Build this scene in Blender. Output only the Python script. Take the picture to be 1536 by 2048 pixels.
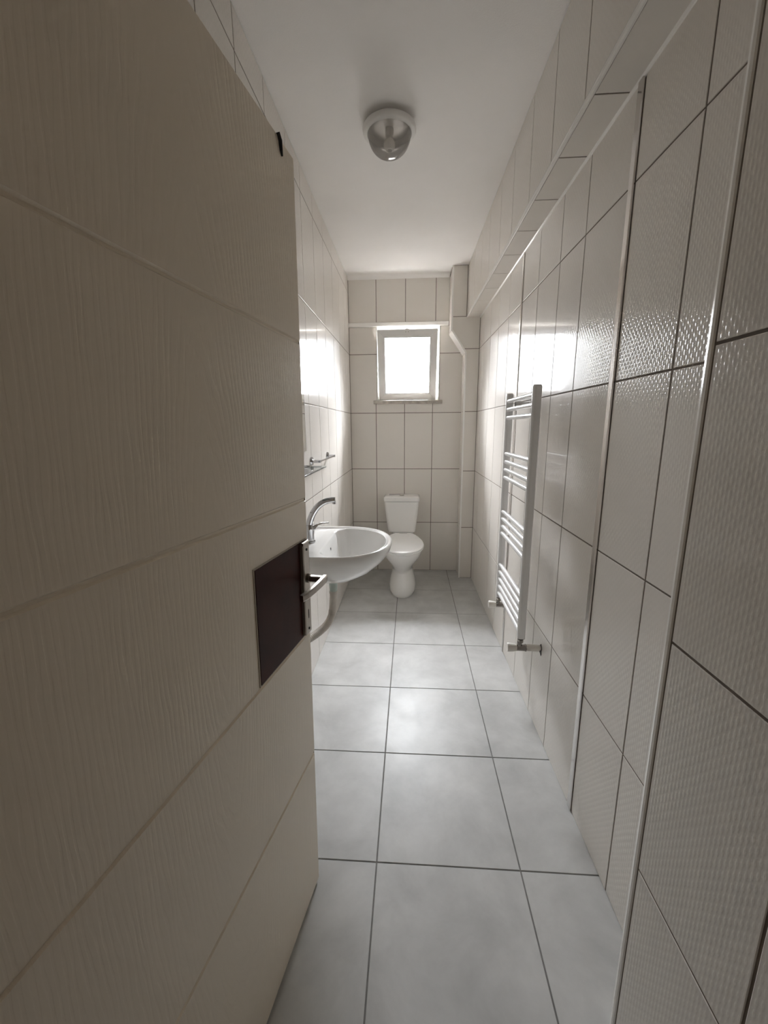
import bpy, bmesh, math
from mathutils import Vector, Matrix

for _o in list(bpy.data.objects):
    bpy.data.objects.remove(_o)
SC = bpy.context.scene
COL = SC.collection
PI = math.pi

# ------------------------------------------------------------------ camera
F_PX, PITCH, YAW, ROLL, CAM_H = 821.98, .2042, -.0651, -.0072, 1.36
f_ = Vector((math.sin(YAW) * math.cos(PITCH), math.cos(YAW) * math.cos(PITCH), -math.sin(PITCH)))
r_ = Vector((math.cos(YAW), -math.sin(YAW), 0))
u_ = r_.cross(f_)
cr, sr = math.cos(ROLL), math.sin(ROLL)
rr, uu = r_ * cr + u_ * sr, u_ * cr - r_ * sr
cam = bpy.data.cameras.new('camera')
cam.sensor_fit = 'HORIZONTAL'
cam.sensor_width = 36.0
cam.lens = F_PX * 36.0 / 1536.0
cam.clip_start = .02
camo = bpy.data.objects.new('camera', cam)
COL.objects.link(camo)
camo.matrix_world = Matrix(((rr.x, uu.x, -f_.x, 0), (rr.y, uu.y, -f_.y, 0), (rr.z, uu.z, -f_.z, CAM_H), (0, 0, 0, 1)))
SC.camera = camo

# ------------------------------------------------------------------ exposure, sky, lights
SC.view_settings.view_transform = 'Standard'
SC.view_settings.look = 'None'
SC.view_settings.gamma = 1
SC.view_settings.use_curve_mapping = False
SC.view_settings.exposure = 2.92
SKY = 16.0
HALL_W = .10
HORIZON = .085
SC.cycles.diffuse_bounces = 8
SC.cycles.max_bounces = 14
SC.cycles.transparent_max_bounces = 16
SC.cycles.sample_clamp_indirect = 6.0
SC.cycles.caustics_reflective = False
SC.cycles.caustics_refractive = False

world = bpy.data.worlds.new('overcast_sky')
SC.world = world
world.use_nodes = True
wn, wl = world.node_tree.nodes, world.node_tree.links
wn.clear()
tc = wn.new('ShaderNodeTexCoord')
sp = wn.new('ShaderNodeSeparateXYZ')
mr = wn.new('ShaderNodeMapRange')
mr.inputs['From Min'].default_value = -.10
mr.inputs['From Max'].default_value = .04
mx = wn.new('ShaderNodeMix')
mx.data_type = 'RGBA'
mx.inputs['A'].default_value = (.30, .29, .28, 1)
mx.inputs['B'].default_value = (.93, .96, 1.0, 1)
bg = wn.new('ShaderNodeBackground')
bg.inputs['Strength'].default_value = SKY
wo = wn.new('ShaderNodeOutputWorld')
wl.new(tc.outputs['Generated'], sp.inputs[0])
wl.new(sp.outputs['Z'], mr.inputs['Value'])
wl.new(mr.outputs['Result'], mx.inputs['Factor'])
wl.new(mx.outputs['Result'], bg.inputs['Color'])
# overcast sky over close-built surroundings: dim low down, bright towards the zenith
ms = wn.new('ShaderNodeFloatCurve')
cv = ms.mapping.curves[0]
cv.points[0].location = (0, HORIZON)
cv.points[1].location = (1, 1)
for p_ in ((.12, HORIZON), (.40, .42)):
    cv.points.new(*p_)
ms.mapping.update()
mu = wn.new('ShaderNodeMath')
mu.operation = 'MULTIPLY'
mu.inputs[1].default_value = SKY * 2.6
wl.new(sp.outputs['Z'], ms.inputs['Value'])
wl.new(ms.outputs[0], mu.inputs[0])
wl.new(mu.outputs[0], bg.inputs['Strength'])
wl.new(bg.outputs[0], wo.inputs[0])

pl = bpy.data.lights.new('window_portal', 'AREA')
pl.shape = 'RECTANGLE'
pl.size, pl.size_y = .60, .66
pl.cycles.is_portal = True
plo = bpy.data.objects.new('window_portal', pl)
plo.location = (-.03, 4.06, 1.90)
plo.rotation_euler = (-PI / 2, 0, 0)
COL.objects.link(plo)

hl = bpy.data.lights.new('hall_fill_light', 'AREA')  # added warm fill behind the camera, lifts the door and near walls
hl.shape = 'DISK'
hl.size = .35
hl.energy = HALL_W
hl.color = (1.0, .78, .58)
hlo = bpy.data.objects.new('hall_fill_light', hl)
hlo.location = (.15, -.75, 2.55)
COL.objects.link(hlo)

# ------------------------------------------------------------------ materials
def new_mat(name):
    m = bpy.data.materials.new(name)
    m.use_nodes = True
    return m, m.node_tree.nodes, m.node_tree.links, m.node_tree.nodes['Principled BSDF']

def mat(name, col, rough=.5, metal=0., coat=0., spec=.5, ior=None):
    m, n, l, b = new_mat(name)
    b.inputs['Base Color'].default_value = (*col, 1)
    b.inputs['Roughness'].default_value = rough
    b.inputs['Metallic'].default_value = metal
    b.inputs['Coat Weight'].default_value = coat
    b.inputs['Coat Roughness'].default_value = .04
    b.inputs['Specular IOR Level'].default_value = spec
    return m

def N(n, t, **kw):
    x = n.new(t)
    for k, v in kw.items():
        setattr(x, k, v)
    return x

def mottled(name, col, rough, var=.04, scale=6., bump=0., bscale=200.):
    """plain surface with faint procedural variation of its own colour"""
    m, n, l, b = new_mat(name)
    geo = N(n, 'ShaderNodeNewGeometry')
    no = N(n, 'ShaderNodeTexNoise')
    no.inputs['Scale'].default_value = scale
    no.inputs['Detail'].default_value = 4
    l.new(geo.outputs['Position'], no.inputs['Vector'])
    rp = N(n, 'ShaderNodeValToRGB')
    rp.color_ramp.elements[0].position = .3
    rp.color_ramp.elements[1].position = .7
    rp.color_ramp.elements[0].color = (*[c * (1 - var) for c in col], 1)
    rp.color_ramp.elements[1].color = (*[min(1, c * (1 + var)) for c in col], 1)
    l.new(no.outputs['Fac'], rp.inputs[0])
    l.new(rp.outputs[0], b.inputs['Base Color'])
    b.inputs['Roughness'].default_value = rough
    if bump:
        n2 = N(n, 'ShaderNodeTexNoise')
        n2.inputs['Scale'].default_value = bscale
        l.new(geo.outputs['Position'], n2.inputs['Vector'])
        bp = N(n, 'ShaderNodeBump')
        bp.inputs['Strength'].default_value = bump
        bp.inputs['Distance'].default_value = .001
        l.new(n2.outputs['Fac'], bp.inputs['Height'])
        l.new(bp.outputs[0], b.inputs['Normal'])
    return m

def tile_mat(name, ax, col=(.77, .735, .69), dimple=.00034, rough=.06):
    """glazed ceramic with a fine staggered dimple relief; ax = the two world axes of the wall"""
    m, n, l, b = new_mat(name)
    geo = N(n, 'ShaderNodeNewGeometry')
    s = N(n, 'ShaderNodeSeparateXYZ')
    l.new(geo.outputs['Position'], s.inputs[0])
    def math_(op, a, b=None, c=None):
        x = N(n, 'ShaderNodeMath', operation=op)
        for k_, v in enumerate((a, b, c)):
            if v is None: continue
            if isinstance(v, (int, float)): x.inputs[k_].default_value = v
            else: l.new(v, x.inputs[k_])
        return x.outputs[0]
    # staggered scale-like lattice, steeper across than up and down
    U = math_('MULTIPLY', s.outputs[ax[0]], 2 * PI / .0165)
    V = math_('MULTIPLY', s.outputs[ax[1]], 2 * PI / .021)
    c2 = math_('MULTIPLY', math_('COSINE', math_('MULTIPLY', U, 2.0)), .45)
    cc = math_('MULTIPLY', math_('COSINE', U), math_('COSINE', V))
    cl = N(n, 'ShaderNodeMapRange', interpolation_type='SMOOTHERSTEP')
    cl.inputs['From Min'].default_value = -.5
    cl.inputs['From Max'].default_value = .95
    l.new(math_('MULTIPLY_ADD', cc, .5, c2), cl.inputs['Value'])
    bp = N(n, 'ShaderNodeBump')
    bp.inputs['Strength'].default_value = 1.0
    bp.inputs['Distance'].default_value = dimple
    l.new(cl.outputs['Result'], bp.inputs['Height'])
    if dimple:
        l.new(bp.outputs[0], b.inputs['Coat Normal'])    # the relief is mostly in the glaze
        b2 = N(n, 'ShaderNodeBump')
        b2.inputs['Strength'].default_value = 1.0
        b2.inputs['Distance'].default_value = dimple * .28
        l.new(cl.outputs['Result'], b2.inputs['Height'])
        l.new(b2.outputs[0], b.inputs['Normal'])
    no = N(n, 'ShaderNodeTexNoise')
    no.inputs['Scale'].default_value = 2.2
    l.new(geo.outputs['Position'], no.inputs['Vector'])
    rp = N(n, 'ShaderNodeValToRGB')
    rp.color_ramp.elements[0].color = (*[c * .97 for c in col], 1)
    rp.color_ramp.elements[1].color = (*[c * 1.03 for c in col], 1)
    l.new(no.outputs['Fac'], rp.inputs[0])
    l.new(rp.outputs[0], b.inputs['Base Color'])
    b.inputs['Roughness'].default_value = .5
    b.inputs['Specular IOR Level'].default_value = .05
    b.inputs['Coat Weight'].default_value = .65
    b.inputs['Coat IOR'].default_value = 1.45
    b.inputs['Coat Roughness'].default_value = rough
    return m

def floor_mat():
    m, n, l, b = new_mat('grey_stoneware_tile')
    geo = N(n, 'ShaderNodeNewGeometry')
    n1 = N(n, 'ShaderNodeTexNoise')
    n1.inputs['Scale'].default_value = 4.2
    n1.inputs['Detail'].default_value = 8
    n1.inputs['Roughness'].default_value = .62
    n1.inputs['Distortion'].default_value = .3
    l.new(geo.outputs['Position'], n1.inputs['Vector'])
    rp = N(n, 'ShaderNodeValToRGB')
    rp.color_ramp.elements[0].position = .28
    rp.color_ramp.elements[1].position = .66
    rp.color_ramp.elements[0].color = (.42, .422, .415, 1)
    rp.color_ramp.elements[1].color = (.585, .586, .576, 1)
    l.new(n1.outputs['Fac'], rp.inputs[0])
    l.new(rp.outputs[0], b.inputs['Base Color'])
    n2 = N(n, 'ShaderNodeTexNoise')
    n2.inputs['Scale'].default_value = 9
    n2.inputs['Detail'].default_value = 5
    l.new(geo.outputs['Position'], n2.inputs['Vector'])
    m2 = N(n, 'ShaderNodeMapRange')
    m2.inputs['To Min'].default_value = .30
    m2.inputs['To Max'].default_value = .44
    l.new(n2.outputs['Fac'], m2.inputs['Value'])
    l.new(m2.outputs['Result'], b.inputs['Roughness'])
    b.inputs['Specular IOR Level'].default_value = .2
    n3 = N(n, 'ShaderNodeTexNoise')
    n3.inputs['Scale'].default_value = 60
    l.new(geo.outputs['Position'], n3.inputs['Vector'])
    bp = N(n, 'ShaderNodeBump')
    bp.inputs['Strength'].default_value = .25
    bp.inputs['Distance'].default_value = .0006
    l.new(n3.outputs['Fac'], bp.inputs['Height'])
    l.new(bp.outputs[0], b.inputs['Normal'])
    return m

def door_mat():
    """cream lacquer over an embossed upright wood grain (object coordinates)"""
    m, n, l, b = new_mat('cream_embossed_door_lacquer')
    tcn = N(n, 'ShaderNodeTexCoord')
    mp = N(n, 'ShaderNodeMapping')
    mp.inputs['Scale'].default_value = (1, 1, .16)
    l.new(tcn.outputs['Object'], mp.inputs['Vector'])
    wv = N(n, 'ShaderNodeTexWave', wave_type='RINGS', rings_direction='SPHERICAL')
    mp2 = N(n, 'ShaderNodeMapping')
    mp2.inputs['Location'].default_value = (-.42, 0, -.165)
    l.new(mp.outputs[0], mp2.inputs['Vector'])
    l.new(mp2.outputs[0], wv.inputs['Vector'])
    wv.inputs['Scale'].default_value = 34
    wv.inputs['Distortion'].default_value = 7
    wv.inputs['Detail'].default_value = 3
    wv.inputs['Detail Scale'].default_value = 1.2
    mp3 = N(n, 'ShaderNodeMapping')
    mp3.inputs['Scale'].default_value = (1, 1, .06)
    l.new(tcn.outputs['Object'], mp3.inputs['Vector'])
    no = N(n, 'ShaderNodeTexNoise')
    no.inputs['Scale'].default_value = 160
    no.inputs['Detail'].default_value = 3
    l.new(mp3.outputs[0], no.inputs['Vector'])
    rp = N(n, 'ShaderNodeValToRGB')
    rp.color_ramp.elements[0].position = .12
    rp.color_ramp.elements[1].position = .5
    l.new(wv.outputs['Fac'], rp.inputs[0])
    ml = N(n, 'ShaderNodeMath', operation='MULTIPLY_ADD')
    l.new(no.outputs['Fac'], ml.inputs[0])
    ml.inputs[1].default_value = .7
    l.new(rp.outputs[0], ml.inputs[2])
    bp = N(n, 'ShaderNodeBump')
    bp.inputs['Strength'].default_value = .4
    bp.inputs['Distance'].default_value = .0002
    l.new(ml.outputs[0], bp.inputs['Height'])
    l.new(bp.outputs[0], b.inputs['Normal'])
    b.inputs['Base Color'].default_value = (.84, .76, .635, 1)
    b.inputs['Roughness'].default_value = .26
    return m

def glass_thin(name, tint=(1, 1, 1), refl=.9, frost=0.):
    """thin clear sheet: mostly transparent with a Fresnel reflection, some diffuse frost"""
    m = bpy.data.materials.new(name)
    m.use_nodes = True
    n, l = m.node_tree.nodes, m.node_tree.links
    n.clear()
    out = n.new('ShaderNodeOutputMaterial')
    tr = n.new('ShaderNodeBsdfTransparent')
    tr.inputs[0].default_value = (*tint, 1)
    gl = n.new('ShaderNodeBsdfGlossy')
    gl.inputs['Roughness'].default_value = .03
    fr = n.new('ShaderNodeFresnel')
    fr.inputs['IOR'].default_value = 1.5
    mm = n.new('ShaderNodeMath')
    mm.operation = 'MULTIPLY'
    mm.inputs[1].default_value = refl
    l.new(fr.outputs[0], mm.inputs[0])
    m1 = n.new('ShaderNodeMixShader')
    l.new(mm.outputs[0], m1.inputs[0])
    base = tr.outputs[0]
    if frost:
        df = n.new('ShaderNodeBsdfDiffuse')
        df.inputs[0].default_value = (.75, .74, .72, 1)
        m0 = n.new('ShaderNodeMixShader')
        m0.inputs[0].default_value = frost
        l.new(tr.outputs[0], m0.inputs[1])
        l.new(df.outputs[0], m0.inputs[2])
        base = m0.outputs[0]
    l.new(base, m1.inputs[1])
    l.new(gl.outputs[0], m1.inputs[2])
    l.new(m1.outputs[0], out.inputs[0])
    return m

M = dict(
    tile_x=tile_mat('cream_wall_tile_side', ('Y', 'Z')),
    tile_y=tile_mat('cream_wall_tile_back', ('X', 'Z')),
    tile_s=tile_mat('cream_soffit_tile', ('X', 'Y'), dimple=0, rough=.2),
    grout=mottled('brown_grout', (.17, .14, .115), .9, .15, 30),
    floor=floor_mat(),
    fgrout=mottled('grey_floor_grout', (.19, .185, .175), .9, .15, 30),
    plaster=mottled('white_ceiling_paint', (.86, .845, .83), .85, .02, 2.5, .25, 260),
    hallpaint=mottled('hall_cream_paint', (.55, .47, .38), .8, .03, 2),
    pvc=mat('white_pvc', (.80, .79, .77), .28),
    trim=mat('white_plastic_profile', (.90, .885, .86), .18),
    door=door_mat(),
    dooredge=mat('door_edge_band', (.33, .28, .23), .5),
    plaque=mottled('dark_mahogany_laminate', (.042, .008, .005), .45, .25, 14),
    plaque_edge=mat('pale_patch_edge', (.48, .42, .35), .5),
    nickel=mat('aged_satin_nickel', (.40, .37, .33), .32, 1.),
    chrome=mat('polished_chrome', (.55, .55, .56), .09, 1.),
    strip=mat('brushed_steel_strip', (.70, .68, .66), .16, 1.),
    dark=mat('dark_void', (.012, .010, .009), .7),
    porcelain=mat('white_porcelain', (.88, .875, .86), .06, coat=.3),
    seat=mat('white_seat_plastic', (.93, .93, .92), .30, spec=.6),
    radiator=mat('white_radiator_enamel', (.86, .86, .865), .22),
    hose=mottled('dusty_white_drain_plastic', (.56, .52, .47), .5, .12, 20),
    cup=mat('pale_green_trap_plastic', (.50, .58, .53), .35),
    valve=mat('dull_dark_chrome', (.30, .28, .26), .18, 1.),
    knob=mat('ivory_valve_cap', (.80, .77, .72), .3),
    marble=mottled('veined_beige_marble', (.50, .46, .41), .25, .22, 26),
    glass=glass_thin('clear_window_glass'),
    shelfglass=glass_thin('shelf_glass', (.86, .93, .91), 1., .12),
    lampglass=glass_thin('smoky_lamp_glass', (.88, .86, .84), .8, .22),
    mirror=mat('mirror_silver', (.90, .91, .91), .01, 1.),
    bulb=mat('opal_bulb_glass', (.82, .80, .76), .2),
)

M['plaque'].node_tree.nodes['Principled BSDF'].inputs['Specular IOR Level'].default_value = .12

# ------------------------------------------------------------------ mesh helpers
def link(name, bm, mats, parent=None, smooth=False, bevel=0, recalc=True, auto=None):
    if recalc:
        bmesh.ops.recalc_face_normals(bm, faces=bm.faces[:])
    me = bpy.data.meshes.new(name)
    bm.to_mesh(me)
    bm.free()
    if not isinstance(mats, (list, tuple)):
        mats = [mats]
    for m in mats:
        me.materials.append(m)
    o = bpy.data.objects.new(name, me)
    COL.objects.link(o)
    if parent:
        o.parent = parent
    if smooth:
        for p in me.polygons:
            p.use_smooth = True
    if bevel:
        md = o.modifiers.new('bevel', 'BEVEL')
        md.width = bevel
        md.segments = 3
        md.limit_method = 'ANGLE'
        md.angle_limit = math.radians(35)
        for p in me.polygons:
            p.use_smooth = True
        md.harden_normals = True
    if auto:
        bpy_mod = o.modifiers.new('edge', 'EDGE_SPLIT')
        bpy_mod.split_angle = math.radians(auto)
    return o

def empty(name, loc, label=None, cat=None, group=None, kind=None):
    o = bpy.data.objects.new(name, None)
    o.location = loc
    o.empty_display_size = .05
    COL.objects.link(o)
    tag(o, label, cat, group, kind)
    return o

def tag(o, label=None, cat=None, group=None, kind=None):
    if label: o['label'] = label
    if cat: o['category'] = cat
    if group: o['group'] = group
    if kind: o['kind'] = kind
    return o

def struct(o, label=None, cat=None):
    return tag(o, label, cat, None, 'structure')

def box(bm, lo, hi, mi=0):
    vs = [bm.verts.new((x, y, z)) for x in (lo[0], hi[0]) for y in (lo[1], hi[1]) for z in (lo[2], hi[2])]
    for q in ((0, 1, 3, 2), (4, 6, 7, 5), (0, 4, 5, 1), (2, 3, 7, 6), (0, 2, 6, 4), (1, 5, 7, 3)):
        bm.faces.new([vs[i] for i in q]).material_index = mi

def hexa(bm, pts, mi=0):
    """pts: 4 lower + 4 upper corners, both going round the same way"""
    vs = [bm.verts.new(p) for p in pts]
    for q in ((0, 1, 2, 3), (7, 6, 5, 4), (0, 4, 5, 1), (1, 5, 6, 2), (2, 6, 7, 3), (3, 7, 4, 0)):
        bm.faces.new([vs[i] for i in q]).material_index = mi

def prism(bm, pts, vec, mi=0):
    a = [bm.verts.new(p) for p in pts]
    b = [bm.verts.new(Vector(p) + Vector(vec)) for p in pts]
    bm.faces.new(a).material_index = mi
    bm.faces.new(b[::-1]).material_index = mi
    for i in range(len(a)):
        j = (i + 1) % len(a)
        bm.faces.new((a[j], a[i], b[i], b[j])).material_index = mi

def loft(bm, rings, cap0=True, cap1=True, mi=0):
    R = [[bm.verts.new(p) for p in r] for r in rings]
    n = len(R[0])
    for a, b in zip(R, R[1:]):
        for i in range(n):
            j = (i + 1) % n
            bm.faces.new((a[i], a[j], b[j], b[i])).material_index = mi
    if cap0: bm.faces.new(R[0][::-1]).material_index = mi
    if cap1: bm.faces.new(R[-1]).material_index = mi
    return R

def tube(bm, path, rad, seg=14, mi=0, cap=True, flat=1.0):
    path = [Vector(p) for p in path]
    if not isinstance(rad, (list, tuple)): rad = [rad] * len(path)
    rings = []
    ref = None
    for i, p in enumerate(path):
        d = (path[min(i + 1, len(path) - 1)] - path[max(i - 1, 0)]).normalized()
        if ref is None:
            ref = Vector((0, 0, 1)) if abs(d.z) < .9 else Vector((0, 1, 0))
        s = d.cross(ref).normalized()
        t = s.cross(d).normalized()
        ref = t
        rings.append([p + (s * math.cos(2 * PI * k / seg) * flat + t * math.sin(2 * PI * k / seg)) * rad[i] for k in range(seg)])
    loft(bm, rings, cap, cap, mi)

def cyl(bm, a, b, r, seg=20, mi=0, r2=None):
    tube(bm, [a, b], [r, r if r2 is None else r2], seg, mi)

def lathe(bm, prof, c, seg=40, mi=0, cap0=False, cap1=False):
    rings = [[(c[0] + r * math.cos(2 * PI * k / seg), c[1] + r * math.sin(2 * PI * k / seg), z) for k in range(seg)] for r, z in prof]
    loft(bm, rings, cap0, cap1, mi)

def spline(pts, n=8):
    P = [Vector(p) for p in pts]
    out = []
    for i in range(len(P) - 1):
        p0, p1, p2, p3 = P[max(i - 1, 0)], P[i], P[i + 1], P[min(i + 2, len(P) - 1)]
        for k in range(n):
            t = k / n
            out.append(.5 * ((2 * p1) + (p2 - p0) * t + (2 * p0 - 5 * p1 + 4 * p2 - p3) * t * t + (3 * p1 - p0 - 3 * p2 + p3) * t ** 3))
    out.append(P[-1])
    return out

def inset(poly, d):
    """inset a counter-clockwise 2-D polygon by d"""
    n = len(poly)
    res = []
    for i in range(n):
        p0, p1, p2 = Vector(poly[i - 1]), Vector(poly[i]), Vector(poly[(i + 1) % n])
        e1, e2 = (p1 - p0).normalized(), (p2 - p1).normalized()
        n1, n2 = Vector((-e1.y, e1.x)), Vector((-e2.y, e2.x))
        den = 1 + n1.dot(n2)
        res.append(p1 + (n1 + n2) * (d / max(den, .2)))
    return res

def tile(bm, poly, P, gap=.005, h=.0016, c=.0012, mi=0):
    """one glazed tile on a wall: P(u, v, w) maps wall coordinates to the room, w off the grout bed"""
    ar = sum(poly[i][0] * poly[(i + 1) % len(poly)][1] - poly[(i + 1) % len(poly)][0] * poly[i][1] for i in range(len(poly)))
    if ar < 0: poly = poly[::-1]
    a, b = inset(poly, gap / 2), inset(poly, gap / 2 + c)
    r0 = [bm.verts.new(P(p[0], p[1], 0)) for p in a]
    r1 = [bm.verts.new(P(p[0], p[1], h - .0006)) for p in a]
    r2 = [bm.verts.new(P(p[0], p[1], h)) for p in b]
    n = len(a)
    for x, y in ((r0, r1), (r1, r2)):
        for i in range(n):
            j = (i + 1) % n
            bm.faces.new((x[i], x[j], y[j], y[i])).material_index = mi
    bm.faces.new(r2).material_index = mi

def grid_tiles(bm, us, vs, P, **kw):
    for u0, u1 in us:
        for v0, v1 in vs:
            tile(bm, [(u0, v0), (u1, v0), (u1, v1), (u0, v1)], P, **kw)

def pairs(a):
    return list(zip(a, a[1:]))

# ------------------------------------------------------------------ room dimensions (metres)
XL, YB, YF, CZ = -.5434, 3.80, .18, 2.61
SL = -.0108                                    # the right wall runs in slightly towards the back
XRW = lambda y: .5972 + SL * y                 # right wall face
XBM = lambda y: .4875 + SL * y                 # beam face
ROWS = [0, .474, .979, 1.482, 1.984]
ZB = 2.225                                     # beam underside
TH = .0016

# floor
bm = bmesh.new()
box(bm, (-1.15, -1.72, -.12), (1.15, 4.03, -TH), 1)
S, FX, FY = .4507, -.1002, 1.0533
for i in range(-3, 3):
    for j in range(-7, 7):
        x0, x1, y0, y1 = FX + i * S, FX + (i + 1) * S, FY + j * S, FY + (j + 1) * S
        x0, x1, y0, y1 = max(x0, -1.14), min(x1, 1.14), max(y0, -1.71), min(y1, 4.02)
        if x1 - x0 > .02 and y1 - y0 > .02:
            tile(bm, [(x0, y0), (x1, y0), (x1, y1), (x0, y1)], lambda u, v, w: (u, v, w - TH), gap=.0045)
struct(link('floor', bm, [M['floor'], M['fgrout']], recalc=True), 'pale grey square stoneware floor tiles with dark joints', 'floor')

# ceiling with a small cove along the back wall
bm = bmesh.new()
box(bm, (-1.15, -1.72, CZ), (1.15, 4.03, CZ + .12))
cov = [(YB + .01, CZ + .01), (YB + .01, CZ - .026)] + [(YB - .07 + .07 * math.sin(t), CZ - .026 * math.sin(t) ** 3) for t in [PI / 2 * (1 - k / 8) for k in range(9)]]
prism(bm, [(XL, y, z) for y, z in cov], (.32 - XL, 0, 0))
struct(link('ceiling', bm, M['plaster']), 'plain white painted ceiling of the narrow bathroom', 'ceiling')

# left wall
bm = bmesh.new()
box(bm, (XL - .14, YF - .16, -.10), (XL - TH, YB + .22, CZ + .10), 1)
grid_tiles(bm, pairs([.19, .44, .70, .963, 1.226, 1.479, 1.744, 2.007, 2.238, 2.494, 2.754, 3.040, 3.302, 3.56, YB]),
           pairs(ROWS + [2.486, CZ]), lambda u, v, w: (XL - TH + w, u, v))
struct(link('wall_left', bm, [M['tile_x'], M['grout']]), 'left wall of tall glossy cream tiles behind the basin', 'wall')

# right wall
STRIPS = [(1.270, 1.302), (2.338, 2.362)]
bm = bmesh.new()
PR = lambda u, v, w: (XRW(u) + TH - w, u, v)
hexa(bm, [PR(.60, -.10, 0), PR(YB + .22, -.10, 0), (.80, YB + .22, -.10), (.80, .60, -.10),
          PR(.60, CZ + .10, 0), PR(YB + .22, CZ + .10, 0), (.80, YB + .22, CZ + .10), (.80, .60, CZ + .10)], 1)
grid_tiles(bm, [(.73, 1.01), (1.01, 1.270), (1.302, 1.574), (1.574, 1.806), (1.806, 2.078), (2.078, 2.338), (2.362, 2.625),
                (2.625, 2.895), (2.895, 3.16), (3.16, 3.43), (3.43, YB)], pairs(ROWS + [ZB + .03]), PR)
struct(link('wall_right', bm, [M['tile_x'], M['grout']]), 'right wall of tall glossy cream tiles behind the towel radiator', 'wall')

for k, (a, b) in enumerate(STRIPS):
    bm = bmesh.new()
    for y0, y1, t in ((a + .0015, b - .0015, .0045), ):
        pts = [(XRW(y0) + .001, y0), (XRW(y0) - t * .5, y0), (XRW(y0) - t, y0 + .004), (XRW(y1) - t, y1 - .004), (XRW(y1) - t * .5, y1), (XRW(y1) + .001, y1)]
        prism(bm, [(x, y, .001) for x, y in pts], (0, 0, ZB - .002))
    struct(link('trim_%d' % (k + 1), bm, M['strip']),
           ['wide steel strip running up the right wall nearest the door', 'narrow steel strip running up the right wall behind the towel radiator'][k], 'trim')

# near right pilaster beside the door opening
bm = bmesh.new()
XP = .468
box(bm, (XP + TH, .03, -.10), (.80, .722, CZ + .10), 1)
PP = lambda u, v, w: (XP + TH - w, u, v)
grid_tiles(bm, [(.19, .4485), (.4485, .706)], pairs(ROWS + [2.486, CZ]), PP, gap=.0055)
PE = lambda u, v, w: (u, .722 + w, v)
grid_tiles(bm, [(.486, XRW(.72))], pairs(ROWS + [2.486, CZ]), PE)
struct(link('wall_right_pilaster', bm, [M['tile_x'], M['grout']]), 'nearest tiled pier of the right wall, beside the camera', 'wall')
bm = bmesh.new()
prism(bm, [(XP + .002, .708, .001), (XP - .0006, .711, .001), (XP - .0012, .717, .001), (XP, .723, .001), (XP + .004, .727, .001), (XP + .012, .7285, .001), (XP + .017, .726, .001), (XP + .017, .72, .001), (XP + .01, .708, .001)], (0, 0, CZ - .002))
struct(link('trim_3', bm, M['trim'], smooth=False), 'rounded white edge profile on the corner of the nearest tiled pier', 'trim')

# beam along the top of the right wall
bm = bmesh.new()
y0, y1 = YF, YB
hexa(bm, [(XBM(y0) + TH, y0, ZB + TH), (XBM(y1) + TH, y1, ZB + TH), (.70, y1, ZB + TH), (.70, y0, ZB + TH),
          (XBM(y0) + TH, y0, CZ + .05), (XBM(y1) + TH, y1, CZ + .05), (.70, y1, CZ + .05), (.70, y0, CZ + .05)], 1)
by = [YF, .29, .56, .83, 1.10, 1.37, 1.64, 1.90, 2.18, 2.44, 2.73, 2.99, 3.26, 3.53, YB]
grid_tiles(bm, pairs(by), [(ZB + .010, CZ)], lambda u, v, w: (XBM(u) + TH - w, u, v))
sy = [YF, .27, .54, .805, 1.07, 1.335, 1.60, 1.86, 2.12, 2.385, 2.65, 2.91, 3.17, 3.44, YB]
for a, b in pairs(sy):
    tile(bm, [(XBM(a) + .010, a), (XRW(a) - .002, a), (XRW(b) - .002, b), (XBM(b) + .010, b)], lambda u, v, w: (u, v, ZB + TH - w), mi=2)
struct(link('wall_right_beam', bm, [M['tile_x'], M['grout'], M['tile_s']]), 'tiled boxed beam running along the top of the right wall', 'wall')
bm = bmesh.new()
prism(bm, [(XBM(y0) + dx, y0, ZB + dz) for dx, dz in ((-.0015, .010), (-.003, .004), (-.0015, -.001), (.004, -.003), (.010, -.0015), (.010, .004), (.004, .010))], (XBM(y1) - XBM(y0), y1 - y0, 0))
struct(link('trim_4', bm, M['trim']), 'white edge profile along the lower corner of the beam', 'trim')
bm = bmesh.new()
prism(bm, [(XRW(y0) + dx, y0, ZB + dz) for dx, dz in ((.001, -.008), (-.003, -.006), (-.006, -.002), (-.007, .001), (.001, .001))], (XRW(y1) - XRW(y0), y1 - y0, 0))
struct(link('trim_5', bm, M['trim']), 'thin white bead where the beam meets the right wall', 'trim')

# back wall with the window opening
WX0, WX1, WZ0, WZ1 = -.302, .247, 1.590, 2.207
bm = bmesh.new()
yb0, yb1 = YB + TH, YB + .22
box(bm, (-1.1, yb0, -.10), (1.1, yb1, WZ0 - .003), 1)
box(bm, (-1.1, yb0, WZ1), (1.1, yb1, CZ + .10), 1)
box(bm, (-1.1, yb0, WZ0 - .003), (WX0, yb1, WZ1), 1)
box(bm, (WX1, yb0, WZ0 - .003), (1.1, yb1, WZ1), 1)
PB = lambda u, v, w: (u, YB + TH - w, v)
grid_tiles(bm, pairs([XL, -.312, -.056, .193, .45]), pairs(ROWS[:4]), PB)
tile(bm, [(XL, 1.482), (-.312, 1.482), (-.312, 1.565), (-.302, 1.565), (-.302, 1.984), (XL, 1.984)], PB)
tile(bm, [(-.312, 1.482), (-.056, 1.482), (-.056, 1.575), (-.312, 1.575)], PB)
tile(bm, [(-.056, 1.482), (.193, 1.482), (.193, 1.575), (-.056, 1.575)], PB)
tile(bm, [(.193, 1.482), (.45, 1.482), (.45, 1.984), (WX1, 1.984), (WX1, 1.575), (.193, 1.575)], PB)
tile(bm, [(XL, 1.984), (WX0, 1.984), (WX0, 2.207), (XL, 2.207)], PB)
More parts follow.
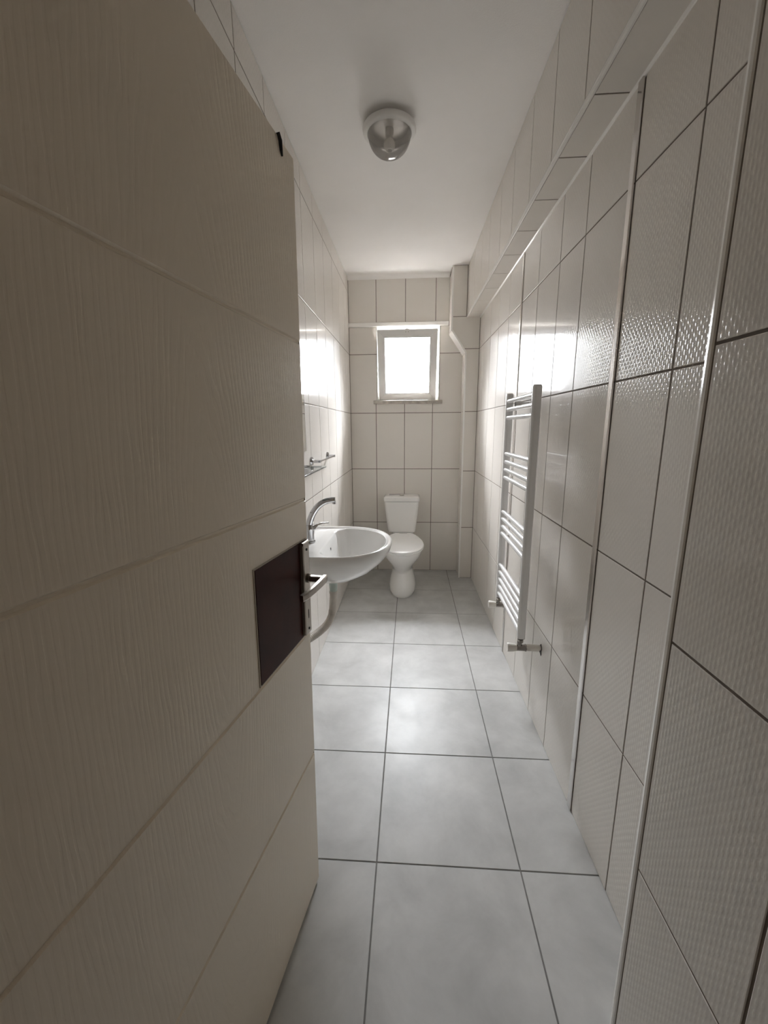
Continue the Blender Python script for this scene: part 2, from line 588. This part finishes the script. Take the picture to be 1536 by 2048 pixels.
tile(bm, [(WX1, 1.984), (.45, 1.984), (.45, 2.207), (WX1, 2.207)], PB)
grid_tiles(bm, pairs([XL, -.303, -.051, .207, .45]), [(2.243, CZ - .02)], PB)
struct(link('wall_back', bm, [M['tile_y'], M['grout']]), 'back wall of cream tiles around the small window above the toilet', 'wall')

bm = bmesh.new()
prism(bm, [(XL, YB + .001, 2.206), (XL, YB - .006, 2.207), (XL, YB - .010, 2.212), (XL, YB - .010, 2.238), (XL, YB - .006, 2.243), (XL, YB + .001, 2.244)], (.32 - XL, 0, 0))
struct(link('trim_6', bm, M['trim']), 'white horizontal band across the back wall just above the window', 'trim')

# boxed column in the far right corner, with a slanted step
YC = 3.612
CP = [(.446, 0), (.60, 0), (.60, CZ), (.325, CZ), (.325, 2.130), (.446, 1.955)]
bm = bmesh.new()
prism(bm, [(x, YC + TH, z) for x, z in CP], (0, YB + .01 - YC - TH, 0), 1)
PC = lambda u, v, w: (u, YC + TH - w, v)
xr = XRW(YC) - .001
grid_tiles(bm, [(.452, xr)], pairs(ROWS[:4]), PC)
tile(bm, [(.452, 1.482), (xr, 1.482), (xr, 1.984), (.432, 1.984), (.449, 1.959)], PC)
tile(bm, [(.432, 1.984), (xr, 1.984), (xr, ZB + .006), (.331, ZB + .006), (.331, 2.133)], PC)
tile(bm, [(.331, ZB + .006), (XBM(YC) - .002, ZB + .006), (XBM(YC) - .002, CZ), (.331, CZ)], PC)
# glazed side faces, including the sloping underside
for (xa, za), (xb, zb) in (((.446, 0), (.446, .474)), ((.446, .474), (.446, .979)), ((.446, .979), (.446, 1.482)), ((.446, 1.482), (.446, 1.955)), ((.446, 1.955), (.325, 2.130)), ((.325, 2.130), (.325, 2.59))):
    d = Vector((xb - xa, 0, zb - za)).normalized()
    nn = Vector((-d.z, 0, d.x))
    tile(bm, [(0, 0), (YB - YC, 0), (YB - YC, math.hypot(xb - xa, zb - za)), (0, math.hypot(xb - xa, zb - za))],
         lambda u, v, w, xa=xa, za=za, d=d, nn=nn: Vector((xa, YC + u, za)) + d * v + nn * w, gap=.002, mi=2 if za == 1.955 else 0)
struct(link('wall_corner_column', bm, [M['tile_y'], M['grout'], M['trim']]), 'tiled corner duct with a slanted step, far right corner', 'wall')
bm = bmesh.new()
for (xa, za), (xb, zb) in (((.446, .002), (.445, 1.957)), ((.445, 1.955), (.327, 2.131)), ((.327, 2.129), (.327, CZ - .004))):
    d = Vector((xb - xa, 0, zb - za)).normalized() * .004
    nn = Vector((-d.z, 0, d.x)).normalized()
    a, b = Vector((xa, YC, za)) - d * .5, Vector((xb, YC, zb)) + d * .5
    sec = [(.003, .012), (.0035, -.001), (.001, -.0035), (-.010, -.0025), (-.010, .004)]
    prism(bm, [a + nn * p + Vector((0, q, 0)) for p, q in sec], b - a)
struct(link('trim_7', bm, M['trim']), 'white edge profile down the corner duct, bent at the slanted step', 'trim')

# front wall with the door opening, and the hall behind the camera
bm = bmesh.new()
box(bm, (-.70, .03, -.10), (-.44, YF, CZ + .10))
box(bm, (-.44, .03, 2.0), (XP + .01, YF, CZ + .10))
struct(link('wall_front', bm, M['hallpaint']), 'front wall around the door opening behind the camera', 'wall')
for nm, lo, hi in (('wall_hall_left', (-1.12, -1.70, -.10), (-1.0, .03, CZ + .1)), ('wall_hall_right', (1.0, -1.70, -.10), (1.12, .03, CZ + .1)),
                   ('wall_hall_back', (-1.12, -1.72, -.10), (1.12, -1.60, CZ + .1)), ('wall_hall_near_left', (-1.12, .03, -.10), (-.68, .15, CZ + .1)),
                   ('wall_hall_near_right', (.80, .03, -.10), (1.12, .15, CZ + .1))):
    bm = bmesh.new()
    box(bm, lo, hi)
    struct(link(nm, bm, M['hallpaint']), None, None)

# ------------------------------------------------------------------ window
win = struct(empty('window_1', (-.03, 3.93, WZ0)), 'small white tilted-open window high on the back wall', 'window')
O = Vector((-.03, 3.93, WZ0))
def L(p): return tuple(Vector(p) - O)
def ring_frame(bm, x0, x1, z0, z1, w, y0, y1, f=lambda p: p):
    o_ = [(x0, z0), (x1, z0), (x1, z1), (x0, z1)]
    i_ = [(x0 + w, z0 + w), (x1 - w, z0 + w), (x1 - w, z1 - w), (x0 + w, z1 - w)]
    for k in range(4):
        j = (k + 1) % 4
        hexa(bm, [f((o_[k][0], y0, o_[k][1])), f((o_[j][0], y0, o_[j][1])), f((i_[j][0], y0, i_[j][1])), f((i_[k][0], y0, i_[k][1])),
                  f((o_[k][0], y1, o_[k][1])), f((o_[j][0], y1, o_[j][1])), f((i_[j][0], y1, i_[j][1])), f((i_[k][0], y1, i_[k][1]))])
bm = bmesh.new()
ring_frame(bm, WX0, WX1, WZ0, WZ1, .042, 3.935, 3.995, L)
link('window_frame', bm, M['pvc'], win)
bm = bmesh.new()   # plastered lining of the opening
for lo, hi in (((WX0, YB - .003, WZ0), (WX0 + .006, 3.935, WZ1)), ((WX1 - .006, YB - .003, WZ0), (WX1, 3.935, WZ1)), ((WX0, YB - .003, WZ1 - .006), (WX1, 3.935, WZ1))):
    box(bm, L(lo), L(hi))
link('opening_lining', bm, M['trim'], win)
bm = bmesh.new()
box(bm, L((-.333, YB - .026, 1.560)), L((.278, YB - .0005, 1.590)))
box(bm, L((WX0 + .001, YB - .001, 1.577)), L((WX1 - .001, 3.935, 1.5895)))
link('window_sill', bm, M['marble'], win, bevel=.004)
# tilted sash, hinged along the bottom
sx0, sx1, sh = -.291, .224, .590
piv = Vector((0, 3.905, 1.606))
tl = math.radians(16)
def SF(p):   # local: x, y = depth (+ outside), z = up the sash
    x, y, z = p
    return tuple(Vector((x, piv.y + y * math.cos(tl) - z * math.sin(tl), piv.z + z * math.cos(tl) + y * math.sin(tl))) - O)
bm = bmesh.new()
fw = .062
ring_frame(bm, sx0, sx1, 0, sh, fw, -.030, .030, SF)
ring_frame(bm, sx0 + fw - .012, sx1 - fw + .012, fw - .012, sh - fw + .012, .016, -.036, -.029, SF)
sash = link('window_sash', bm, M['pvc'], win, bevel=.003)
bm = bmesh.new()
hexa(bm, [SF(p) for p in ((sx0 + fw, .000, fw), (sx1 - fw, .000, fw), (sx1 - fw, .000, sh - fw), (sx0 + fw, .000, sh - fw),
                          (sx0 + fw, .006, fw), (sx1 - fw, .006, fw), (sx1 - fw, .006, sh - fw), (sx0 + fw, .006, sh - fw))])
link('pane', bm, M['glass'], sash)
bm = bmesh.new()
hexa(bm, [SF(p) for p in ((-.052, -.044, sh - .030), (-.020, -.044, sh - .030), (-.020, -.030, sh - .030), (-.052, -.030, sh - .030),
                          (-.052, -.044, sh + .006), (-.020, -.044, sh + .006), (-.020, -.030, sh + .006), (-.052, -.030, sh + .006))])
hexa(bm, [SF(p) for p in ((-.040, -.048, sh - .058), (-.032, -.048, sh - .058), (-.032, -.038, sh - .058), (-.040, -.038, sh - .058),
                          (-.040, -.048, sh + .012), (-.032, -.048, sh + .012), (-.032, -.038, sh + .012), (-.040, -.038, sh + .012))])
link('latch', bm, M['pvc'], sash)
for sx in (-.047, -.025):
    bm = bmesh.new()
    cyl(bm, SF((sx, -.046, sh - .018)), SF((sx, -.042, sh - .018)), .0028, 10)
    link('screw', bm, M['dark'], sash)

# ------------------------------------------------------------------ door
dz = Vector((.013, .03, 1.93)).normalized()
a_ = math.radians(8.8)
dx = Vector((math.sin(a_), math.cos(a_), 0))
dx = (dx - dz * dx.dot(dz)).normalized()
dy = dz.cross(dx)
dO = Vector((-.273, .995, .008)) - dx * .8
door = struct(empty('door_1', dO), 'cream embossed wood-grain door standing open on the left', 'door')
door.matrix_world = Matrix(((dx.x, dy.x, dz.x, dO.x), (dx.y, dy.y, dz.y, dO.y), (dx.z, dy.z, dz.z, dO.z), (0, 0, 0, 1)))
DW, DH = .80, 1.93
bm = bmesh.new()
prof = [(0, .002), (.002, 0)]
for g in (.440, .815, 1.174, 1.548):
    prof += [(g - .005, 0), (g - .002, .0036), (g + .002, .0036), (g + .005, 0)]
prof += [(DH - .002, 0), (DH, .002), (DH, .038), (0, .038)]
prism(bm, [(0, y, z) for z, y in prof], (DW - .0015, 0, 0))
link('door_panel', bm, M['door'], door)
bm = bmesh.new()
box(bm, (DW - .0014, .0015, .001), (DW, .0375, DH - .001))
link('edge_band', bm, M['dooredge'], door)
bm = bmesh.new()
box(bm, (.530, -.0018, .820), (.789, 0, 1.076), 0)
pq = link('lock_patch', bm, M['plaque_edge'], door)
tag(pq, 'pale worn border of the dark repair patch around the lock')
bm = bmesh.new()
box(bm, (.534, -.0032, .8235), (.789, -.0016, 1.0725), 0)
tag(link('patch_face', bm, M['plaque'], pq), 'dark mahogany face of the repair patch')
bm = bmesh.new()
tube(bm, [(.722, -.002, DH + .002), (.730, -.003, DH - .008), (.734, -.002, DH - .022), (.740, -.001, DH - .030)], [.004, .004, .0035, .002], 8)
tag(link('top_hook', bm, M['dark'], door), 'small dark hook at the top edge')

hd = empty('door_handle', (0, 0, 0))
hd.parent = door
bm = bmesh.new()
# escutcheon: long plate, edges folded back to the door, curled at the top
w0, w1, z0, z1, t = .746, .785, .828, 1.068, -.012
prism(bm, [(w0, -.003, z0), (w0 + .001, t + .002, z0), (w0 + .004, t, z0), (w1 - .004, t, z0), (w1 - .001, t + .002, z0), (w1, -.003, z0)], (0, 0, z1 - z0))
cyl(bm, (w0 + .001, -.0075, z1), (w1 - .001, -.0075, z1), .0048, 14)
link('escutcheon', bm, M['nickel'], hd)
bm = bmesh.new()
cyl(bm, (.766, -.012, .977), (.766, -.019, .977), .012, 20)
link('rose', bm, M['nickel'], hd)
bm = bmesh.new()
def bar(path, hw, hh):
    rings = []
    for i, (p, wv, hv) in enumerate(zip(path, hw, hh)):
        p = Vector(p)
        d = (Vector(path[min(i + 1, len(path) - 1)]) - Vector(path[max(i - 1, 0)])).normalized()
        s = d.cross(Vector((0, 0, 1))).normalized()
        rings.append([p + s * wv * cx_ + Vector((0, 0, hv * cz_)) for cx_, cz_ in
                      ((-1, -.7), (-.7, -1), (.7, -1), (1, -.7), (1, .7), (.7, 1), (-.7, 1), (-1, .7))])
    loft(bm, rings)
bar([(.766, -.014, .977), (.766, -.048, .977), (.768, -.058, .977)], [.008] * 3, [.0075] * 3)
bar([(.776, -.056, .977), (.764, -.057, .977), (.740, -.058, .977), (.700, -.056, .975), (.668, -.052, .973), (.648, -.047, .972)], [.0055, .007, .0065, .006, .006, .005], [.009, .0095, .009, .0085, .0085, .008])
link('lever', bm, M['nickel'], hd)
bm = bmesh.new()
prism(bm, [(.766 + .0025 * math.cos(t_), -.0123, .880 + .009 * math.sin(t_) + (.004 if math.sin(t_) > 0 else -.004)) for t_ in [2 * PI * k / 16 for k in range(16)]], (0, .002, 0))
link('keyhole', bm, M['dark'], hd)
for sz in (.840, 1.052):
    bm = bmesh.new()
    cyl(bm, (.766, -.0115, sz), (.766, -.0135, sz), .0034, 12)
    link('screw', bm, M['dark'], hd)
bm = bmesh.new()
box(bm, (DW, .014, .905), (DW + .006, .026, .920))
link('latch_bolt', bm, M['nickel'], door)

# ------------------------------------------------------------------ toilet
TX = -.062
toi = empty('toilet', (TX, 3.40, 0), 'white close-coupled toilet with its lid down below the window', 'toilet')
TO = Vector((TX, 3.40, 0))
def ering(z, yf, yk, hw, p=2.0, n=48, q=None):
    """egg-like plan ring: front tip yf (small y), back yk, half width hw; q = squareness of the back"""
    out = []
    cy = yf + (yk - yf) * .52
    for k in range(n):
        t = 2 * PI * k / n
        c, s = math.cos(t), math.sin(t)
        e = p if s < 0 else (q or p)
        x = math.copysign(abs(c) ** (2 / e), c) * hw
        y = cy + (math.copysign(abs(s) ** (2 / e), s)) * ((cy - yf) if s < 0 else (yk - cy))
        out.append((x, y - TO.y, z))
    return out
bm = bmesh.new()
loft(bm, [ering(z, a, b, w, 2.0, 48, 3.0) for z, a, b, w in
          ((0, 3.118, 3.52, .098), (.004, 3.108, 3.53, .108), (.03, 3.106, 3.53, .113), (.07, 3.112, 3.52, .112), (.11, 3.124, 3.51, .104),
           (.15, 3.140, 3.50, .094), (.19, 3.152, 3.50, .084), (.205, 3.150, 3.50, .082), (.225, 3.128, 3.51, .088), (.26, 3.088, 3.53, .102), (.30, 3.042, 3.56, .131),
           (.34, 3.008, 3.59, .156), (.37, 2.996, 3.61, .168), (.392, 2.992, 3.62, .172), (.400, 2.998, 3.615, .168))])
link('bowl', bm, M['porcelain'], toi, smooth=True)
bm = bmesh.new()
box(bm, (-.100, 3.50 - TO.y, .26), (.100, YB - .004 - TO.y, .414))
link('cistern_deck', bm, M['porcelain'], toi, bevel=.02)
def lidring(z, g=0., n=64):
    """toilet lid outline: narrow square back, widening, rounded front"""
    out = []
    for k in range(n):
        t = 2 * PI * k / n
        c, s = math.cos(t), math.sin(t)
        if s <= 0:
            x, y = c * (.174 + g), 3.235 + s * (.252 + g)
        else:
            yy = 3.235 + min(1, s * 1.25) * (.325 + g)
            f = min(1, s * 1.25)
            wv = .174 - .078 * f ** 1.9
            x = (wv + g) * (math.copysign(1, c) if s < .8 else c / .6)
            if s >= .8: x = (wv + g) * max(-1, min(1, c / .6))
            y = yy
        out.append((x, y - TO.y, z))
    return out
bm = bmesh.new()
loft(bm, [lidring(.399, -.008), lidring(.401, -.002), lidring(.408, 0), lidring(.411, -.003)])
link('seat', bm, M['seat'], toi, smooth=True, auto=40)
bm = bmesh.new()
loft(bm, [lidring(.4125, -.003), lidring(.416, .001), lidring(.422, 0), lidring(.427, -.008), lidring(.4295, -.03), lidring(.4305, -.07)])
link('lid', bm, M['seat'], toi, smooth=True)
for hx in (-.055, .055):
    bm = bmesh.new()
    cyl(bm, (hx - .02, 3.566 - TO.y, .420), (hx + .02, 3.566 - TO.y, .420), .009, 14)
    link('hinge', bm, M['seat'], toi, smooth=True, auto=40)
def rr_ring(z, hw, y0, y1, r=.03, n=6):
    out = []
    for cx_, cy_, st in ((hw - r, y0 + r, -PI / 2), (hw - r, y1 - r * .4, 0), (-hw + r, y1 - r * .4, PI / 2), (-hw + r, y0 + r, PI)):
        rr__ = r if cy_ < (y0 + y1) / 2 else r * .4
        xx = (hw - rr__) * (1 if cx_ > 0 else -1)
        for k in range(n + 1):
            t = st + PI / 2 * k / n
            out.append((xx + rr__ * math.cos(t), cy_ + rr__ * math.sin(t) - TO.y, z))
    return out
KX = -.016   # the cistern sits a touch left of the pan
bm = bmesh.new()
rings = [rr_ring(z, w, a, YB - .006) for z, w, a in ((.414, .118, 3.650), (.418, .124, 3.640), (.45, .130, 3.634), (.55, .142, 3.629), (.64, .152, 3.626), (.700, .157, 3.625))]
loft(bm, [[(x + KX, y, z) for x, y, z in r] for r in rings])
cis = link('cistern', bm, M['porcelain'], toi, smooth=True, auto=50)
bm = bmesh.new()
rings = [rr_ring(z, w, a, YB - .004) for z, w, a in ((.703, .156, 3.626), (.704, .162, 3.619), (.722, .163, 3.618), (.738, .160, 3.621), (.745, .150, 3.634), (.747, .12, 3.66))]
loft(bm, [[(x + KX, y, z) for x, y, z in r] for r in rings])
cl = link('cistern_lid', bm, M['porcelain'], toi, smooth=True, auto=50)
bm = bmesh.new()
lathe(bm, [(.019, .746), (.021, .750), (.019, .754), (.001, .755)], (KX, 3.705 - TO.y), 24, cap0=True, cap1=True)
link('flush_button', bm, M['nickel'], cl, smooth=True, auto=40)

# ------------------------------------------------------------------ wash basin
bas = empty('wash_basin', (XL, 1.915, .80), 'white oval wash basin hung on the left wall beyond the door', 'basin')
BO = Vector((XL, 1.915, .80))
def dring(z, xb, cx, xf, b, bb=None, p=2.25, cy=1.915, nf=44, nb=14):
    """D-shaped ring: straight back at xb, half ellipse to the tip xf"""
    bb = b if bb is None else bb
    out = []
    for k in range(nf + 1):
        t = -PI / 2 + PI * k / nf
        c, s = math.cos(t), math.sin(t)
        out.append((cx + (xf - cx) * abs(c) ** (2 / p), cy + b * math.copysign(abs(s) ** (2 / p), s), z))
    for k in range(1, 4):
        f = k / 4
        out.append((cx + (xb - cx) * f, cy + b + (bb - b) * f, z))
    for k in range(nb + 1):
        out.append((xb, cy + bb * (1 - 2 * k / nb), z))
    for k in range(3, 0, -1):
        f = k / 4
        out.append((cx + (xb - cx) * f, cy - b - (bb - b) * f, z))
    return [tuple(Vector(p_) - BO) for p_ in out]
XW = XL + .0005
bm = bmesh.new()
R_ = [dring(.634, XW, -.42, -.345, .070, .10), dring(.640, XW, -.40, -.295, .105, .12), dring(.660, XW, -.385, -.232, .160, .155), dring(.697, XW, -.37, -.172, .210, .19),
      dring(.744, XW, -.36, -.122, .250, .225), dring(.785, XW, -.36, -.094, .280, .255), dring(.808, XW, -.36, -.088, .286, .270), dring(.817, XW, -.36, -.090, .285, .270),
      dring(.8225, XW, -.36, -.096, .279, .266), dring(.8215, XW, -.36, -.106, .269, .26), dring(.815, XW + .004, -.362, -.113, .262, .256), ]
# deck to bowl, then down the inside
R_ += [dring(.8145, -.445, -.365, -.116, .256, .215), dring(.8150, -.408, -.354, -.1165, .2535, .193), dring(.8150, -.402, -.352, -.117, .252, .190), dring(.8135, -.3985, -.351, -.1175, .2505, .189), dring(.809, -.396, -.35, -.119, .249, .188), dring(.79, -.388, -.34, -.127, .238, .180),
       dring(.74, -.378, -.33, -.150, .208, .158), dring(.69, -.366, -.32, -.190, .155, .12), dring(.663, -.350, -.31, -.230, .095, .08), dring(.656, -.322, -.30, -.268, .035, .03)]
loft(bm, R_)
link('bowl', bm, M['porcelain'], bas, smooth=True)
bm = bmesh.new()
lathe(bm, [(.030, .0), (.030, .003), (.022, .004), (.018, .001), (.001, .001)], (0, 0), 24, cap0=True, cap1=True)
for v in bm.verts: v.co += Vector((-.296, 1.915, .6565)) - BO
link('drain', bm, M['chrome'], bas, smooth=True, auto=40)
bm = bmesh.new()
prism(bm, [tuple(Vector((-.3845, 1.905 + .006 * math.cos(t_), .775 + .011 * math.sin(t_))) - BO) for t_ in [2 * PI * k / 16 for k in range(16)]], (-.004, 0, 0))
link('overflow_hole', bm, M['dark'], bas)

# mixer tap standing on the basin
fau = empty('basin_faucet', (-.485, 1.90, .815), 'chrome swan-neck mixer tap standing on the wash basin', 'faucet')
FO = Vector((-.485, 1.90, .815))
def FL(p): return tuple(Vector(p) - FO)
bm = bmesh.new()
lathe(bm, [(.026, 0), (.026, .006), (.022, .010), (.021, .035), (.024, .060), (.025, .078), (.020, .086), (.001, .087)], (0, 0), 28, cap0=True, cap1=True)
link('body', bm, M['chrome'], fau, smooth=True, auto=40)
bm = bmesh.new()
pth = spline([FL(p) for p in ((-.487, 1.90, .870), (-.484, 1.90, .905), (-.468, 1.90, .950), (-.440, 1.90, .990), (-.405, 1.90, 1.014), (-.372, 1.90, 1.022), (-.356, 1.90, 1.022))], 6)
tube(bm, pth, [.0155 - .0040 * k / (len(pth) - 1) for k in range(len(pth))], 16, flat=1.15)
cyl(bm, FL((-.362, 1.90, 1.020)), FL((-.361, 1.90, 1.004)), .0085, 16)
link('spout', bm, M['chrome'], fau, smooth=True, auto=40)
bm = bmesh.new()
rings = []
for x, z, hy, hz in ((-.470, .882, .014, .012), (-.452, .892, .014, .013), (-.440, .905, .012, .006), (-.415, .911, .009, .0028), (-.390, .912, .006, .002)):
    rings.append([FL((x, 1.90 + hy * a, z + hz * b)) for a, b in ((-1, -.6), (-.6, -1), (.6, -1), (1, -.6), (1, .6), (.6, 1), (-.6, 1), (-1, .6))])
loft(bm, rings)
link('lever', bm, M['chrome'], fau, smooth=True, auto=40)

# drain trap and hose below the basin
dr = empty('drain_hose', (-.378, 1.90, .633), 'dusty white waste pipe curving to the wall under the wash basin', 'pipe')
DO = Vector((-.378, 1.90, .633))
def DL(p): return tuple(Vector(p) - DO)
bm = bmesh.new()
for v in (0,):
    lathe(bm, [(.024, -.0005), (.025, -.018), (.021, -.026), (.020, -.050), (.018, -.072)], (0, 0), 24, cap0=True, cap1=True)
link('trap_cup', bm, M['cup'], dr, smooth=True, auto=40)
bm = bmesh.new()
cyl(bm, DL((-.378, 1.90, .562)), DL((-.386, 1.90, .455)), .0185, 20)
cyl(bm, DL((-.3785, 1.90, .566)), DL((-.379, 1.90, .552)), .0205, 20)
link('straight_pipe', bm, M['hose'], dr, smooth=True, auto=40)
bm = bmesh.new()
pth = spline([DL(p) for p in ((-.386, 1.90, .462), (-.391, 1.895, .435), (-.404, 1.870, .408), (-.425, 1.835, .392), (-.452, 1.79, .384), (-.485, 1.735, .384), (-.5434, 1.665, .392))], 26)
tube(bm, pth, [.0185 + .0013 * math.sin(k * 1.55) for k in range(len(pth))], 18)
link('corrugated_hose', bm, M['hose'], dr, smooth=True)

# ------------------------------------------------------------------ glass shelf, mirror, towel bar on the left wall
sh_ = empty('glass_shelf', (XL, 1.85, 1.16), 'clear glass shelf on the left wall above the wash basin', 'shelf')
bm = bmesh.new()
box(bm, (.002, -.26, -.003), (.108, .262, .004))
link('shelf_pane', bm, M['shelfglass'], sh_, bevel=.002)
for yy in (-.21, .215):
    bm = bmesh.new()
    cyl(bm, (0, yy, .003), (.022, yy, .003), .009, 16)
    box(bm, (.010, yy - .008, .0042), (.034, yy + .008, .010))
    link('bracket', bm, M['chrome'], sh_, smooth=True, auto=40)
mi_ = empty('wall_mirror', (XL, 1.80, 1.24), 'frameless mirror on the left wall above the glass shelf', 'mirror')
bm = bmesh.new()
box(bm, (.0005, -.30, 0), (.005, .318, .46))
link('mirror_glass', bm, M['mirror'], mi_, bevel=.0015)
bm = bmesh.new()
box(bm, (.0005, .3182, 0), (.0055, .3205, .46))
link('polished_edge', bm, M['trim'], mi_)

tb = empty('towel_bar', (XL, 2.45, 1.177), 'chrome towel bar on the left wall between mirror and corner', 'towel bar')
bm = bmesh.new()
cyl(bm, (.046, -.225, 0), (.046, .235, 0), .0052, 14)
link('bar', bm, M['chrome'], tb, smooth=True, auto=40)
for yy in (-.215, .220):
    bm = bmesh.new()
    cyl(bm, (.0003, yy, .002), (.009, yy, .002), .024, 26, r2=.021)
    ro = link('wall_rose', bm, M['chrome'], tb, smooth=True, auto=40)
    bm = bmesh.new()
    cyl(bm, (.008, yy, 0), (.052, yy, 0), .0085, 16)
    link('arm', bm, M['chrome'], ro, smooth=True, auto=40)

# ------------------------------------------------------------------ towel radiator on the right wall
RX, RY0, RY1, RZ0, RZ1 = .489, 1.697, 2.148, .445, 1.517
rad = empty('towel_radiator', (XRW(1.9), 1.92, .38), 'white ladder towel radiator mounted on the right wall', 'radiator')
RO = Vector((XRW(1.9), 1.92, .38))
def RL(p): return tuple(Vector(p) - RO)
for yy in (RY0, RY1):
    bm = bmesh.new()
    sec = []
    hx, hy = .0165, .015
    # D section: flat towards the wall, rounded into the room
    for k in range(9):
        t = PI / 2 + PI * k / 8
        sec.append((RX - .003 + hx * .85 * math.cos(t), yy + hy * math.sin(t)))
    sec += [(RX + hx - .003, yy - hy), (RX + hx, yy - hy + .003), (RX + hx, yy + hy - .003), (RX + hx - .003, yy + hy)]
    rings = [[RL((x, y, z)) for x, y in sec] for z in (RZ0, RZ1 - .010)]
    cx_, cy_ = RX, yy
    rings += [[RL((cx_ + (x - cx_) * s_, cy_ + (y - cy_) * s_, z)) for x, y in sec] for s_, z in ((.92, RZ1 - .004), (.7, RZ1), )]
    loft(bm, rings)
    link('post', bm, M['radiator'], rad, smooth=True, auto=40)
for z in (1.480, 1.440, 1.400, 1.222, 1.182, 1.141, 1.102, .923, .885, .846, .808, .634, .594, .554, .514, .473):
    bm = bmesh.new()
    cyl(bm, RL((RX - .004, RY0 + .012, z)), RL((RX - .004, RY1 - .012, z)), .0105, 18)
    link('rung', bm, M['radiator'], rad, smooth=True, auto=40)
for yy, zz in ((RY1 - .04, 1.463),):
    bm = bmesh.new()
    cyl(bm, RL((XRW(yy), yy, zz)), RL((XRW(yy) - .045, yy, zz)), .011, 18)
    cyl(bm, RL((XRW(yy) - .040, yy, zz)), RL((XRW(yy) - .066, yy, zz)), .016, 18)
    link('wall_bracket', bm, M['chrome'], rad, smooth=True, auto=40)
for yy in (RY0, RY1):
    v0 = empty('valve', (0, 0, 0))
    v0.parent = rad
    zc = .398
    bm = bmesh.new()
    cyl(bm, RL((RX, yy, RZ0 + .002)), RL((RX, yy, RZ0 - .008)), .009, 16)
    cyl(bm, RL((RX, yy, RZ0 - .006)), RL((RX, yy, RZ0 - .020)), .014, 6)
    cyl(bm, RL((RX - .004, yy, RZ0 - .018)), RL((RX - .004, yy, zc)), .0105, 16)
    cyl(bm, RL((RX - .018, yy, zc)), RL((RX + .022, yy, zc)), .0145, 18)
    cyl(bm, RL((RX + .020, yy, zc)), RL((RX + .027, yy, zc)), .0165, 6)
    link('valve_body', bm, M['valve'], v0, smooth=True, auto=35)
    bm = bmesh.new()
    tube(bm, [RL((RX - .016, yy, zc)), RL((RX - .030, yy, zc)), RL((RX - .052, yy, zc + .001)), RL((RX - .056, yy, zc + .001))], [.0150, .0180, .0200, .0175], 20)
    link('valve_cap', bm, M['knob'], v0, smooth=True, auto=40)
    bm = bmesh.new()
    cyl(bm, RL((RX + .026, yy, zc)), RL((XRW(yy) - .008, yy, zc)), .0150, 18)
    cyl(bm, RL((XRW(yy) - .010, yy, zc)), RL((XRW(yy) + .0005, yy, zc)), .0105, 18)
    link('pipe_sleeve', bm, M['knob'], v0, smooth=True, auto=40)
    bm = bmesh.new()
    pts = []
    for k in range(18):
        t = 2 * PI * k / 18
        r__ = .021 + .004 * math.sin(3 * t + yy) + .003 * math.sin(5 * t)
        pts.append(RL((XRW(yy) - .0002, yy + r__ * .8 * math.cos(t), zc - .006 + r__ * 1.1 * math.sin(t))))
    prism(bm, pts, (-.0012, 0, 0))
    link('wall_hole', bm, M['dark'], v0)

# ------------------------------------------------------------------ ceiling lamp
LX, LY = -.097, 2.018
lam = empty('ceiling_lamp', (LX, LY, CZ), 'round ceiling lamp with a smoky glass dome, unlit', 'ceiling lamp')
bm = bmesh.new()
lathe(bm, [(.082, 0), (.082, -.020), (.110, -.020), (.113, -.026), (.112, -.036), (.106, -.042), (.094, -.044), (.090, -.040), (.080, -.022)], (0, 0), 56, cap0=True, cap1=True)
link('base_ring', bm, M['pvc'], lam, smooth=True, auto=45)
bm = bmesh.new()
prof = []
for k in range(17):
    t = PI / 2 * k / 16
    prof.append((.090 * max(0, math.cos(t)) ** .88 + .0005, -.040 - .086 * math.sin(t)))
lathe(bm, prof, (0, 0), 56)
link('glass_dome', bm, M['lampglass'], lam, smooth=True)
bm = bmesh.new()
lathe(bm, [(.016, -.010), (.018, -.030), (.017, -.052), (.012, -.056)], (.0, .0), 24, cap0=True, cap1=True)
soc = link('lamp_socket', bm, M['pvc'], lam, smooth=True, auto=40)
bm = bmesh.new()
lathe(bm, [(.009, -.050), (.011, -.058)] + [(.024 * math.sin(PI * k / 14) + .0006, -.080 - .024 * -math.cos(PI * k / 14) * -1) for k in range(2, 15)], (0, 0), 28, cap0=True, cap1=True)
link('bulb', bm, M['bulb'], lam, smooth=True)
